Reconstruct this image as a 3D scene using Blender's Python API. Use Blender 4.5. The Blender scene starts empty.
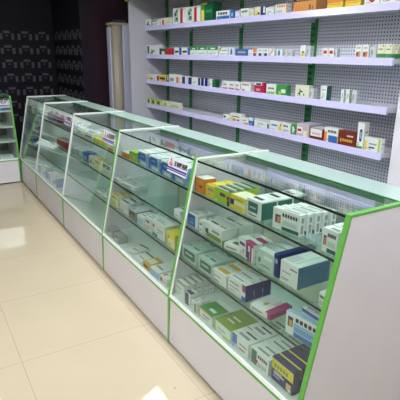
import bpy, bmesh, math, random
from mathutils import Vector, Matrix
random.seed(7)
scene = bpy.context.scene
COL = scene.collection

# ---------------------------------------------------------------- camera
YAW, PITCH, ROLL, FPX = 0.5494, 0.3036, 0.0118, 465.0
cam_data = bpy.data.cameras.new('camera')
cam_data.sensor_fit = 'HORIZONTAL'
cam_data.sensor_width = 36.0
cam_data.lens = FPX * 36.0 / 400.0
cam_data.clip_start = 0.02
cam = bpy.data.objects.new('camera', cam_data)
COL.objects.link(cam)
fw = Vector((math.sin(YAW) * math.cos(PITCH), math.cos(YAW) * math.cos(PITCH), -math.sin(PITCH)))
rt = Vector((math.cos(YAW), -math.sin(YAW), 0.0))
up = rt.cross(fw)
rt2 = rt * math.cos(ROLL) + up * math.sin(ROLL)
up2 = -rt * math.sin(ROLL) + up * math.cos(ROLL)
m = Matrix((rt2, up2, -fw)).transposed().to_4x4()
m.translation = Vector((0, 0, 1.55))
cam.matrix_world = m
scene.camera = cam

# ---------------------------------------------------------------- world, exposure, lamp strength
world = bpy.data.worlds.new('world')
scene.world = world
world.use_nodes = True
world.node_tree.nodes['Background'].inputs['Color'].default_value = (0.75, 0.8, 0.9, 1)
world.node_tree.nodes['Background'].inputs['Strength'].default_value = 0.25
scene.view_settings.view_transform = 'Standard'
scene.view_settings.look = 'None'
scene.view_settings.gamma = 1.0
scene.view_settings.use_curve_mapping = False
scene.view_settings.exposure = 0.0
LAMP = 43.0                                   # emission of the ceiling panels
LAMP_SPOTS = [(1.22, 4.17, 'nearest the far corner, before the cases'), (1.22, 2.40, 'above the middle of the glass cases'), (1.22, 0.45, 'above the nearest case'), (-0.93, 0.47, 'over the open floor, nearest row'),
              (-0.88, 2.42, 'over the open floor, second row'), (-3.55, 0.27, 'close to the left wall')]
scene.cycles.transparent_max_bounces = 48
scene.cycles.max_bounces = 10

# ---------------------------------------------------------------- helpers
def srgb(r, g, b):
    def f(c):
        c /= 255.0
        return c / 12.92 if c <= 0.04045 else ((c + 0.055) / 1.055) ** 2.4
    return (f(r), f(g), f(b), 1.0)

MATS = {}
def mat(name, rgb, rough=0.5, spec=0.5, metal=0.0):
    if name in MATS: return MATS[name]
    mt = bpy.data.materials.new(name); mt.use_nodes = True
    b = mt.node_tree.nodes['Principled BSDF']
    b.inputs['Base Color'].default_value = srgb(*rgb)
    b.inputs['Roughness'].default_value = rough
    b.inputs['Specular IOR Level'].default_value = spec
    b.inputs['Metallic'].default_value = metal
    MATS[name] = mt
    return mt

def noisy(name, rgb_a, rgb_b, scale, rough=0.4, bump=0.0, spec=0.5):
    mt = mat(name, rgb_a, rough, spec)
    nt = mt.node_tree; N = nt.nodes; b = N['Principled BSDF']
    geo = N.new('ShaderNodeNewGeometry'); no = N.new('ShaderNodeTexNoise'); no.inputs['Scale'].default_value = scale
    nt.links.new(geo.outputs['Position'], no.inputs['Vector'])
    mx = N.new('ShaderNodeMix'); mx.data_type = 'RGBA'
    mx.inputs['A'].default_value = srgb(*rgb_a); mx.inputs['B'].default_value = srgb(*rgb_b)
    nt.links.new(no.outputs['Fac'], mx.inputs['Factor']); nt.links.new(mx.outputs['Result'], b.inputs['Base Color'])
    if bump:
        bp = N.new('ShaderNodeBump'); bp.inputs['Strength'].default_value = bump
        nt.links.new(no.outputs['Fac'], bp.inputs['Height']); nt.links.new(bp.outputs['Normal'], b.inputs['Normal'])
    return mt

def math_node(nt, op, a, b=None, c=None):
    n = nt.nodes.new('ShaderNodeMath'); n.operation = op
    for i, v in enumerate((a, b, c)):
        if v is None: continue
        if isinstance(v, (int, float)): n.inputs[i].default_value = v
        else: nt.links.new(v, n.inputs[i])
    return n.outputs[0]

def glass(name, rgb, f0=0.04):
    """clear sheet glass: light passes through tinted, and mirrors by Schlick's law"""
    mt = bpy.data.materials.new(name); mt.use_nodes = True
    nt = mt.node_tree; nt.nodes.clear()
    out = nt.nodes.new('ShaderNodeOutputMaterial')
    tr = nt.nodes.new('ShaderNodeBsdfTransparent'); tr.inputs['Color'].default_value = (*rgb, 1)
    gl = nt.nodes.new('ShaderNodeBsdfGlossy'); gl.inputs['Roughness'].default_value = 0.0
    gl.inputs['Color'].default_value = (0.95, 1.0, 0.97, 1)
    geo = nt.nodes.new('ShaderNodeNewGeometry')
    dot = nt.nodes.new('ShaderNodeVectorMath'); dot.operation = 'DOT_PRODUCT'
    nt.links.new(geo.outputs['Normal'], dot.inputs[0]); nt.links.new(geo.outputs['Incoming'], dot.inputs[1])
    c = math_node(nt, 'ABSOLUTE', dot.outputs['Value'])
    k = math_node(nt, 'POWER', math_node(nt, 'SUBTRACT', 1.0, c), 5.0)
    fac = math_node(nt, 'MULTIPLY_ADD', k, 1 - f0, f0)
    fac = math_node(nt, 'MINIMUM', fac, 1.0)
    mx = nt.nodes.new('ShaderNodeMixShader')
    nt.links.new(fac, mx.inputs[0]); nt.links.new(tr.outputs[0], mx.inputs[1]); nt.links.new(gl.outputs[0], mx.inputs[2])
    nt.links.new(mx.outputs[0], out.inputs[0])
    MATS[name] = mt
    return mt

class MB:
    """collects boxes and prisms into one mesh with material slots"""
    def __init__(self): self.bm = bmesh.new(); self.mats = []
    def slot(self, m):
        if m not in self.mats: self.mats.append(m)
        return self.mats.index(m)
    def face(self, pts, m):
        f = self.bm.faces.new([self.bm.verts.new(p) for p in pts]); f.material_index = self.slot(m); return f
    def box(self, x0, x1, y0, y1, z0, z1, m, bevel=0.0, sides=None):
        vs = [self.bm.verts.new((x, y, z)) for x in (x0, x1) for y in (y0, y1) for z in (z0, z1)]
        idx = {'x0': (0, 1, 3, 2), 'x1': (4, 6, 7, 5), 'y0': (0, 4, 5, 1), 'y1': (2, 3, 7, 6), 'z0': (0, 2, 6, 4), 'z1': (1, 5, 7, 3)}
        fs = []
        for k, q in idx.items():
            f = self.bm.faces.new([vs[i] for i in q])
            f.material_index = self.slot(sides[k] if sides and k in sides else m); fs.append(f)
        if bevel:
            es = {e for f in fs for e in f.edges}
            bmesh.ops.bevel(self.bm, geom=list(es), offset=bevel, segments=2, affect='EDGES', profile=0.5)
    def prism(self, poly, y0, y1, m, side=None):
        """poly in (x, z), extruded along y"""
        a = [self.bm.verts.new((x, y0, z)) for x, z in poly]; b = [self.bm.verts.new((x, y1, z)) for x, z in poly]
        f = self.bm.faces.new(a); f.material_index = self.slot(m)
        f = self.bm.faces.new(b[::-1]); f.material_index = self.slot(m)
        n = len(poly)
        for i in range(n):
            f = self.bm.faces.new((a[i], b[i], b[(i + 1) % n], a[(i + 1) % n])); f.material_index = self.slot(side or m)
    def cyl(self, cx, cy, r, z0, z1, m, seg=24, a0=0.0, a1=2 * math.pi):
        full = abs(a1 - a0 - 2 * math.pi) < 1e-6
        ring = [(cx + r * math.cos(a0 + (a1 - a0) * i / seg), cy + r * math.sin(a0 + (a1 - a0) * i / seg)) for i in range(seg + (0 if full else 1))]
        a = [self.bm.verts.new((x, y, z0)) for x, y in ring]; b = [self.bm.verts.new((x, y, z1)) for x, y in ring]
        n = len(ring)
        for i in range(n):
            f = self.bm.faces.new((a[i], a[(i + 1) % n], b[(i + 1) % n], b[i])); f.material_index = self.slot(m); f.smooth = full
        for q in (a[::-1], b):
            f = self.bm.faces.new(q); f.material_index = self.slot(m)
    def build(self, name, parent=None):
        bmesh.ops.recalc_face_normals(self.bm, faces=self.bm.faces)
        me = bpy.data.meshes.new(name); self.bm.to_mesh(me); self.bm.free()
        for m_ in self.mats: me.materials.append(m_)
        o = bpy.data.objects.new(name, me); COL.objects.link(o)
        if parent: o.parent = parent
        return o

def tag(o, label=None, cat=None, group=None, kind=None):
    if label: o['label'] = label
    if cat: o['category'] = cat
    if group: o['group'] = group
    if kind: o['kind'] = kind
    return o

def empty(name, loc, rz=0.0):
    o = bpy.data.objects.new(name, None); o.empty_display_size = 0.1
    o.location = loc; o.rotation_euler = (0, 0, rz); COL.objects.link(o); return o

def copy_tree(o, parent=None):
    c = o.copy(); COL.objects.link(c); c.parent = parent
    for ch in [k for k in bpy.data.objects if k.parent == o]: copy_tree(ch, c)
    return c

# ---------------------------------------------------------------- materials
white_lam = noisy('white_laminate', (234, 230, 237), (225, 221, 229), 5, 0.35)
green_band = mat('green_edge_band', (102, 178, 76), 0.35)
green_deep = mat('deep_green_edge', (62, 140, 72), 0.35)
white_alu = mat('white_glazing_strip', (240, 242, 242), 0.3)
ledge_mat = mat('ledge_laminate', (170, 193, 187), 0.2)
deck_mat = mat('deck_laminate', (214, 222, 218), 0.4)
kick = mat('dark_kick', (70, 62, 56), 0.7)
glass_clear = glass('case_glass', (0.93, 0.972, 0.95), 0.045)
glass_shelf = glass('shelf_glass', (0.88, 0.94, 0.91))
glass_edge = mat('glass_edge_dark_green', (8, 28, 24), 0.25)
lilac = mat('lilac_price_rail', (214, 208, 250), 0.25)
shelf_white = mat('shelf_metal', (205, 206, 216), 0.35)
post_green = mat('green_upright_paint', (62, 146, 84), 0.4)
slot_dark = mat('upright_slot', (12, 40, 22), 0.7)
pure_white = mat('white_panel_paint', (192, 190, 200), 0.5)
# ---------------------------------------------------------------- the room
def floor_material():
    mt = mat('cream_polished_tile', (232, 216, 186), 0.02, 0.4)
    nt = mt.node_tree; N = nt.nodes; L = nt.links; b = N['Principled BSDF']
    geo = N.new('ShaderNodeNewGeometry'); sp = N.new('ShaderNodeSeparateXYZ'); L.new(geo.outputs['Position'], sp.inputs[0])
    def line(sock, off, size):
        t = math_node(nt, 'FRACT', math_node(nt, 'DIVIDE', math_node(nt, 'SUBTRACT', sock, off), size))
        d = math_node(nt, 'ABSOLUTE', math_node(nt, 'SUBTRACT', t, 0.5))
        return math_node(nt, 'GREATER_THAN', d, 0.5 - 0.0018 / size)
    g = math_node(nt, 'MAXIMUM', line(sp.outputs['X'], 0.293, 0.695), line(sp.outputs['Y'], 2.245, 0.70))
    no = N.new('ShaderNodeTexNoise'); no.inputs['Scale'].default_value = 3.0; no.inputs['Detail'].default_value = 4
    L.new(geo.outputs['Position'], no.inputs['Vector'])
    m1 = N.new('ShaderNodeMix'); m1.data_type = 'RGBA'
    m1.inputs['A'].default_value = srgb(206, 192, 167); m1.inputs['B'].default_value = srgb(196, 181, 155)
    L.new(no.outputs['Fac'], m1.inputs['Factor'])
    sm = N.new('ShaderNodeTexNoise'); sm.inputs['Scale'].default_value = 23.0
    L.new(geo.outputs['Position'], sm.inputs['Vector'])
    spot = math_node(nt, 'GREATER_THAN', sm.outputs['Fac'], 0.765)
    m2 = N.new('ShaderNodeMix'); m2.data_type = 'RGBA'; m2.inputs['B'].default_value = srgb(122, 98, 74)
    L.new(m1.outputs['Result'], m2.inputs['A']); L.new(math_node(nt, 'MAXIMUM', math_node(nt, 'MULTIPLY', g, 0.42), math_node(nt, 'MULTIPLY', spot, 0.5)), m2.inputs['Factor'])
    L.new(m2.outputs['Result'], b.inputs['Base Color'])
    return mt

def perf_material():
    mt = mat('perforated_steel', (150, 150, 164), 0.45)
    nt = mt.node_tree; N = nt.nodes; L = nt.links; b = N['Principled BSDF']
    geo = N.new('ShaderNodeNewGeometry'); sp = N.new('ShaderNodeSeparateXYZ'); L.new(geo.outputs['Position'], sp.inputs[0])
    def cell(sock, p):
        return math_node(nt, 'MULTIPLY', math_node(nt, 'SUBTRACT', math_node(nt, 'FRACT', math_node(nt, 'DIVIDE', sock, p)), 0.5), p)
    y, z = cell(sp.outputs['Y'], 0.025), cell(sp.outputs['Z'], 0.025)
    r = math_node(nt, 'SQRT', math_node(nt, 'ADD', math_node(nt, 'MULTIPLY', y, y), math_node(nt, 'MULTIPLY', z, z)))
    hole = math_node(nt, 'LESS_THAN', r, 0.0052)
    m1 = N.new('ShaderNodeMix'); m1.data_type = 'RGBA'
    m1.inputs['A'].default_value = srgb(214, 215, 227); m1.inputs['B'].default_value = srgb(40, 42, 52)
    L.new(hole, m1.inputs['Factor']); L.new(m1.outputs['Result'], b.inputs['Base Color'])
    return mt

def structure(mb, name): return tag(mb.build(name), kind='structure')

wall_paint = mat('wall_paint', (196, 196, 194), 0.8)
dark_wall = mat('dark_plum_wall', (33, 29, 40), 0.6, 0.2)
maroon = mat('maroon_wall', (46, 28, 40), 0.7, 0.2)
motif_grey = mat('grey_motif', (84, 82, 94), 0.5)
m = MB(); m.box(-4.0, 3.2, -3.0, 7.8, -0.1, 0.0, floor_material()); structure(m, 'floor')
m = MB(); m.box(-4.0, 3.2, -3.0, 7.8, 2.7, 2.8, wall_paint); structure(m, 'ceiling')
m = MB(); m.box(-4.1, -4.0, -3.0, 7.8, 0.0, 2.7, wall_paint); structure(m, 'wall_left')
m = MB(); m.box(-4.0, 3.2, -3.1, -3.0, 0.0, 2.7, wall_paint); structure(m, 'wall_front')
m = MB(); m.box(2.66, 3.2, -3.0, 1.93, 0.0, 2.7, mat('right_wall_white', (240, 237, 248), 0.5)); structure(m, 'wall_right')
m = MB(); m.box(2.96, 3.2, 1.93, 6.25, 0.0, 2.7, wall_paint); structure(m, 'wall_back')
# the dark far wall with its rows of grey arch motifs, and the jog beside it
m = MB()
m.box(-4.0, 1.99, 7.6, 7.75, 0.0, 2.7, dark_wall)
def motif(mb, cx, cz, along_x):
    parts = [(-0.048, 0.048, 0.022, 0.056), (-0.1, -0.062, -0.065, 0.018), (0.062, 0.1, -0.065, 0.018), (-0.014, 0.014, -0.02, 0.0)]
    for a, b, c, d in parts:
        if along_x: mb.box(cx + a, cx + b, 7.594, 7.602, cz + c, cz + d, motif_grey)
        else: mb.box(1.984, 1.992, cx + a, cx + b, cz + c, cz + d, motif_grey)
for i in range(-8, 3):
    for j in range(7): motif(m, 1.318 + i * 0.2525, 1.79 - j * 0.2, True)
structure(m, 'wall_far')
m = MB(); m.box(1.99, 2.1, 6.25, 7.6, 0.0, 2.7, dark_wall)
for i in range(5):
    for j in range(7): motif(m, 7.38 - i * 0.2525, 1.79 - j * 0.2, False)
structure(m, 'wall_side')
m = MB(); m.box(2.1, 3.2, 6.25, 6.4, 0.0, 2.7, maroon); structure(m, 'wall_recess')

# ceiling panels
lamp_mat = bpy.data.materials.new('ceiling_panel_light'); lamp_mat.use_nodes = True
nt = lamp_mat.node_tree; nt.nodes.clear()
em = nt.nodes.new('ShaderNodeEmission'); em.inputs['Color'].default_value = (0.93, 0.97, 1.0, 1); em.inputs['Strength'].default_value = LAMP
nt.links.new(em.outputs[0], nt.nodes.new('ShaderNodeOutputMaterial').inputs[0])
first = None
for x, y, where in LAMP_SPOTS:
    if first is None:
        t = empty('ceiling_light', (x, y, 2.7)); first = t
        m = MB()
        for q in ((-.27, .27, -.27, -.25), (-.27, .27, .25, .27), (-.27, -.25, -.25, .25), (.25, .27, -.25, .25)): m.box(*q, -0.03, 0.0, white_alu)
        m.build('frame', t)
        m = MB(); m.box(-.25, .25, -.25, .25, -0.02, -0.005, lamp_mat); m.build('diffuser', t)
    else:
        t = copy_tree(first); t.location = (x, y, 2.7)
    tag(t, 'square white ceiling panel light ' + where, 'ceiling light', 'square ceiling panel lights')

# ---------------------------------------------------------------- wall shelving
perf = perf_material()
BAYS = [(1.96, 2.953, 'rightmost, beside the white wall'), (2.955, 3.951, 'second from the right'), (3.953, 4.938, 'third from the right'), (4.94, 5.575, 'narrow leftmost one, against the side board')]
SHELF_Z = [1.8635, 1.5377, 1.2336, 0.9345, 0.60]
for y0, y1, where in BAYS:
    t = empty('wall_shelving', (2.9, y0, 0.0))
    L = y1 - y0
    tag(t, 'grey perforated shelving bay with lilac price rails, ' + where, 'shelving', 'wall shelving bays')
    m = MB(); m.box(0.0, 0.03, 0, L, 0.12, 2.19, perf); m.build('back_panel', t)
    m = MB(); m.box(-0.30, 0.03, 0, L, 0.0, 0.12, shelf_white); m.box(-0.296, -0.28, 0.0, L, 0.0, 0.02, kick); m.build('base', t)
    posts = [0.0] if y0 > 2 else [0.0]
    ps = [0.002] + ([L - 0.04] if L < 0.8 else [])
    for p in ps:
        if y0 < 2: p = L - 0.022
        else: p = p if p > .1 else p
        m = MB(); m.box(-0.022, -0.001, p - 0.0, p + 0.038 if p > 0.5 and L < 0.8 else p + 0.036, 0.12, 2.19, post_green)
        z = 0.2
        while z < 2.15:
            for s in (0.009, 0.024): m.box(-0.0235, -0.0215, p + s - 0.003, p + s + 0.003, z, z + 0.022, slot_dark)
            z += 0.05
        if y0 >= 2 or True: m.build('upright', t)
    for k, z in enumerate(SHELF_Z):
        m = MB(); m.box(-0.285, -0.024, 0.0015, L - 0.0015, z - 0.03, z - 0.001, shelf_white, 0.002)
        # end brackets of the tray
        for e in (0.004, L - 0.007): m.prism([(-0.29, z - 0.03), (-0.022, z - 0.06), (-0.022, z - 0.03)], e, e + 0.003, shelf_white)
        s = m.build('shelf', t)
        m = MB(); m.prism([(-0.308, z - 0.043), (-0.290, z - 0.043), (-0.286, z + 0.003), (-0.300, z + 0.005)], 0.001, L - 0.001, lilac); m.build('price_rail', s)

t = empty('shelving_side_board', (2.65, 5.58, 0)); tag(t, 'tall pale side board closing the left end of the wall shelving', 'side board')
m = MB(); m.box(-0.265, 0.28, 0.0, 0.03, 0.0, 2.19, pure_white, 0.002); m.build('board', t)
t = empty('header_box', (2.65, 1.96, 2.192)); tag(t, 'green header box running along the top of the wall shelving', 'header')
m = MB(); m.box(-0.27, 0.28, 0.0, 3.65, 0.0, 0.02, pure_white); m.build('soffit', t)
m = MB(); m.box(-0.30, -0.272, 0.0, 3.65, -0.05, 0.30, mat('header_green', (120, 190, 60), 0.4)); m.build('fascia', t)

# ---------------------------------------------------------------- tall cabinet in the far corner
t = empty('standing_cabinet', (2.40, 6.08, 0))
tag(t, 'tall narrow beige cabinet with rounded front standing left of the shelving side board', 'cabinet')
beige = mat('beige_plastic', (190, 178, 160), 0.4); bluew = mat('bluish_white_plastic', (206, 206, 230), 0.4)
m = MB(); m.cyl(0.0, -0.02, 0.07, 0.03, 1.90, beige, 28); m.build('rounded_body', t)
m = MB(); m.box(0.065, 0.20, -0.08, 0.06, 0.0, 1.90, bluew, 0.008); m.build('side_body', t)
m = MB(); m.box(-0.105, -0.08, -0.05, 0.05, 0.0, 1.87, bluew, 0.005); m.build('edge_strip', t)
m = MB(); m.box(-0.08, 0.065, 0.03, 0.06, 0.0, 1.90, beige); m.build('back_body', t)
m = MB(); m.box(-0.105, 0.20, -0.095, 0.06, 1.90, 1.925, beige, 0.006); m.build('top_cap', t)
m = MB(); m.box(-0.03, 0.14, -0.03, 0.05, 1.925, 1.965, mat('dark_grey_plastic', (70, 68, 72), 0.5), 0.004); m.build('top_unit', t)

# ---------------------------------------------------------------- glass display cases
X0 = 1.037
def sx(z): return 1.0458 + (z - 0.3014) * (1.2068 - 1.0458) / (1.034 - 0.3014) - X0    # the slant of the front glass
XT, XB = sx(1.034), 0.632
LEDGE = 1.50 - X0
red_print = mat('sign_red', (222, 60, 60), 0.5); blue_print = mat('sign_blue', (40, 52, 170), 0.5); black_print = mat('sign_black', (24, 24, 34), 0.5); sign_white = mat('sign_white', (238, 238, 246), 0.4)

def slab_on_slant(mb, y0, y1, z0, z1, off, th, m_):
    """a slab lying along the slanted front, off in front of (negative) or behind (positive) the glass line"""
    mb.prism([(sx(z0) + off, z0), (sx(z1) + off, z1), (sx(z1) + off + th, z1), (sx(z0) + off + th, z0)], y0, y1, m_)

def end_panel(t, y, th=0.018, name='end_panel', band=None):
    band = band or green_band
    m = MB(); m.prism([(0.004, 0.0), (sx(0.3014) + 0.003, 0.3014), (XT + 0.003, 1.030), (XB - 0.003, 1.030), (XB - 0.003, 0.0)], y, y + th, white_lam)
    p = m.build(name, t)
    m = MB()
    a, b = y - 0.001, y + th + 0.001
    m.prism([(-0.002, 0.0), (sx(0.3014) - 0.006, 0.3014), (sx(0.3014) + 0.0025, 0.3014), (0.0035, 0.0)], a, b, green_band)
    m.prism([(sx(0.3014) - 0.006, 0.3014), (XT - 0.006, 1.0402), (XT + 0.0025, 1.030), (sx(0.3014) + 0.0025, 0.3014)], a, b, band)
    m.prism([(XT - 0.006, 1.0402), (XB, 1.0402), (XB, 1.0305), (XT + 0.0025, 1.0305)], a, b, band)
    m.prism([(XB - 0.0025, 0.0), (XB + 0.004, 0.0), (XB + 0.004, 1.0402), (XB - 0.0025, 1.0305)], a, b, green_band)
    m.build('edge_band', p)
    return p

def sign(t, y_right, w, h, chars, logo):
    """printed category card stuck on the inside of the front glass, near its top"""
    z1 = 1.005; z0 = z1 - h
    ang = math.atan2(XT - sx(0.3014), 1.034 - 0.3014)
    e = empty('category_card', (sx(z0) - 0.0035, y_right + w, z0)); e.parent = t
    e.rotation_euler = (0, ang, 0)
    m = MB(); m.box(-0.001, 0.0008, -w, 0.0, 0, h, sign_white)
    m.box(-0.0014, -0.001, -w, 0.0, h * 0.12, h * 0.19, blue_print); m.box(-0.0014, -0.001, -w, 0.0, h * 0.23, h * 0.34, blue_print)
    m.build('card', e)
    def text(body, size, left, z, m_, nm, bold=0.0):
        cu = bpy.data.curves.new(nm, 'FONT'); cu.body = body; cu.size = size; cu.extrude = 0.0003; cu.offset = bold
        fo = bpy.data.objects.new(nm, cu); COL.objects.link(fo)
        me = bpy.data.meshes.new_from_object(fo.evaluated_get(bpy.context.evaluated_depsgraph_get()))
        bpy.data.objects.remove(fo)
        o = bpy.data.objects.new(nm, me); COL.objects.link(o); o.parent = e
        me.materials.clear(); me.materials.append(m_)
        o.matrix_local = Matrix(((0, 0, -1, -0.0016), (-1, 0, 0, -left), (0, 1, 0, z), (0, 0, 0, 1)))
        return o
    text('R', h * 0.34, w * 0.10, h * 0.66, red_print, 'red_mark', 0.0006)
    text(logo, h * 0.24, w * 0.06, h * 0.43, red_print, 'red_lettering', 0.0004)
    text(chars, w * 0.68 / len(chars), w * 0.31, h * 0.52, black_print, 'black_lettering', 0.0012)

def make_case(name_label, loc, L, rz=0.0, right_panel=False, card=None, group='glass display cases in the row', shelf_m=None, band=None):
    t = empty('glass_display_case', loc, rz); tag(t, name_label, 'display case', group)
    p = 0.0 if not right_panel else 0.018
    m = MB()
    m.prism([(0.012, 0.012), (0.012, 0.28), (XB - 0.01, 0.28), (XB - 0.01, 0.012)], p + 0.001, L - 0.019, white_lam)
    m.prism([(0.0, 0.014), (0.009, 0.282), (0.0125, 0.282), (0.0125, 0.014)], p + 0.002, L - 0.020, white_lam)
    m.box(0.02, XB - 0.02, p + 0.002, L - 0.02, 0.0, 0.013, kick)
    m.build('base_cabinet', t)
    m = MB(); m.prism([(0.0, 0.281), (0.004, 0.2935), (0.02, 0.2935), (0.02, 0.281)], p + 0.001, L - 0.019, green_band); m.build('green_trim', t)
    m = MB(); m.box(0.0125, XB - 0.012, p + 0.001, L - 0.019, 0.2805, 0.3045, deck_mat); m.build('deck', t)
    # white glazing strips: sill, left upright and cap
    m = MB()
    m.prism([(0.001, 0.2937), (0.006, 0.308), (0.012, 0.308), (0.012, 0.2937)], p, L - 0.019, white_alu)
    yl0, yl1 = L - 0.0325, L - 0.0195
    slab_on_slant(m, yl0, yl1, 0.300, 1.037, -0.0045, 0.006, white_alu)
    m.box(XT - 0.002, XB + 0.002, yl0, yl1, 1.0345, 1.0425, white_alu)
    m.build('glazing_strip', t)
    end_panel(t, L - 0.019, band=band)
    if right_panel: end_panel(t, 0.0)
    m = MB(); slab_on_slant(m, p + 0.0005, L - 0.0195, 0.3085, 1.0230, -0.001, 0.005, glass_clear); m.build('front_glass', t)
    m = MB(); m.box(XT - 0.004, LEDGE + 0.02, p + 0.0005, L - 0.0195, 1.0235, 1.0342, glass_clear, sides={'x0': glass_edge}); m.build('top_glass', t)
    m = MB(); m.box(LEDGE, XB - 0.005, p + 0.0005, L - 0.0195, 1.0343, 1.0373, ledge_mat)
    m.box(LEDGE + 0.022, XB - 0.005, p + 0.0005, L - 0.0195, 1.003, 1.0343, ledge_mat)
    led = m.build('back_ledge', t)
    m = MB(); m.box(LEDGE - 0.004, LEDGE - 0.0002, p + 0.0005, L - 0.0195, 1.0345, 1.0373, green_deep)
    m.box(LEDGE + 0.0205, LEDGE + 0.0218, p + 0.0005, L - 0.0195, 1.000, 1.0250, green_deep); m.build('green_edge', led)
    for z in (0.515, 0.687, 0.872):
        m = MB(); m.box(sx(z) + 0.0055, XB - 0.05, p + 0.0005, L - 0.0195, z - (0.018 if shelf_m else 0.0105), z, shelf_m or glass_shelf, sides={'x0': shelf_m or glass_edge}); m.build('shelf', t)
    m = MB(); m.box(XB - 0.030, XB - 0.026, L * 0.48, L - 0.02, 0.305, 1.007, glass_clear); m.build('sliding_glass', t)
    m = MB(); m.box(XB - 0.020, XB - 0.016, p + 0.001, L * 0.52, 0.305, 1.007, glass_clear); m.build('sliding_glass', t)
    if card: sign(t, *card)
    return t

YS = [1.0107, 2.0253, 3.0665, 4.115, 5.1721, 6.0287]
which = ['nearest glass display case with a plain white end panel edged green', 'second nearest glass display case, with a large blue striped card',
         'middle glass display case of the row, with its bottom deck empty', 'fourth glass display case, holding dark red boxes on top shelf', 'farthest glass display case of the row, at the corner']
cards = [None, (0.045, 0.215, 0.085, '五官科用药', '药品'), (0.045, 0.215, 0.085, '心脑用药', '药品'), (0.045, 0.215, 0.085, '外用药品', '药品'), None]
for k in range(5):
    make_case(which[k], (X0, YS[k] - (0.018 if k == 0 else 0), 0), YS[k + 1] - YS[k] + 0.009 + (0.018 if k == 0 else 0) - 0.009, right_panel=(k == 0), card=cards[k], band=white_alu if k >= 2 else None)
make_case('glass display case at the far left standing crosswise to the row', (1.030, 5.945, 0), 1.05, math.pi / 2, right_panel=True, card=(0.025, 0.34, 0.095, '感冒用药', '药品'), group='glass display case across the end', shelf_m=deck_mat)
for o in bpy.data.objects:
    if o.name.startswith('glass_display_case') and o.get('label', '').startswith('glass display case at'): del o['group']

# ---------------------------------------------------------------- medicine boxes
C = dict(steel=(92, 132, 168), white=(232, 236, 234), cream=(232, 230, 205), pale=(205, 210, 214), lilac=(206, 202, 226), red=(196, 40, 44), green=(60, 150, 78), dkgreen=(24, 96, 60), teal=(40, 104, 92), lime=(170, 205, 50), yellow=(232, 214, 78), orange=(232, 140, 60),
         blue=(56, 104, 186), navy=(34, 40, 120), purple=(92, 52, 120), magenta=(178, 44, 118), rose=(204, 180, 188), pink=(226, 176, 184), crimson=(190, 30, 76), brown=(120, 44, 30), kraft=(214, 150, 88), dkbrown=(80, 36, 26), black=(36, 36, 42), grey=(150, 154, 158), olive=(134, 156, 70),
         ltblue=(150, 190, 230), gold=(214, 170, 70), mint=(190, 214, 204), indigo=(58, 54, 112), skin=(226, 180, 150), dkred=(110, 30, 30))
def cm(n): return mat('print_' + n, C[n], 0.35)
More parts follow.
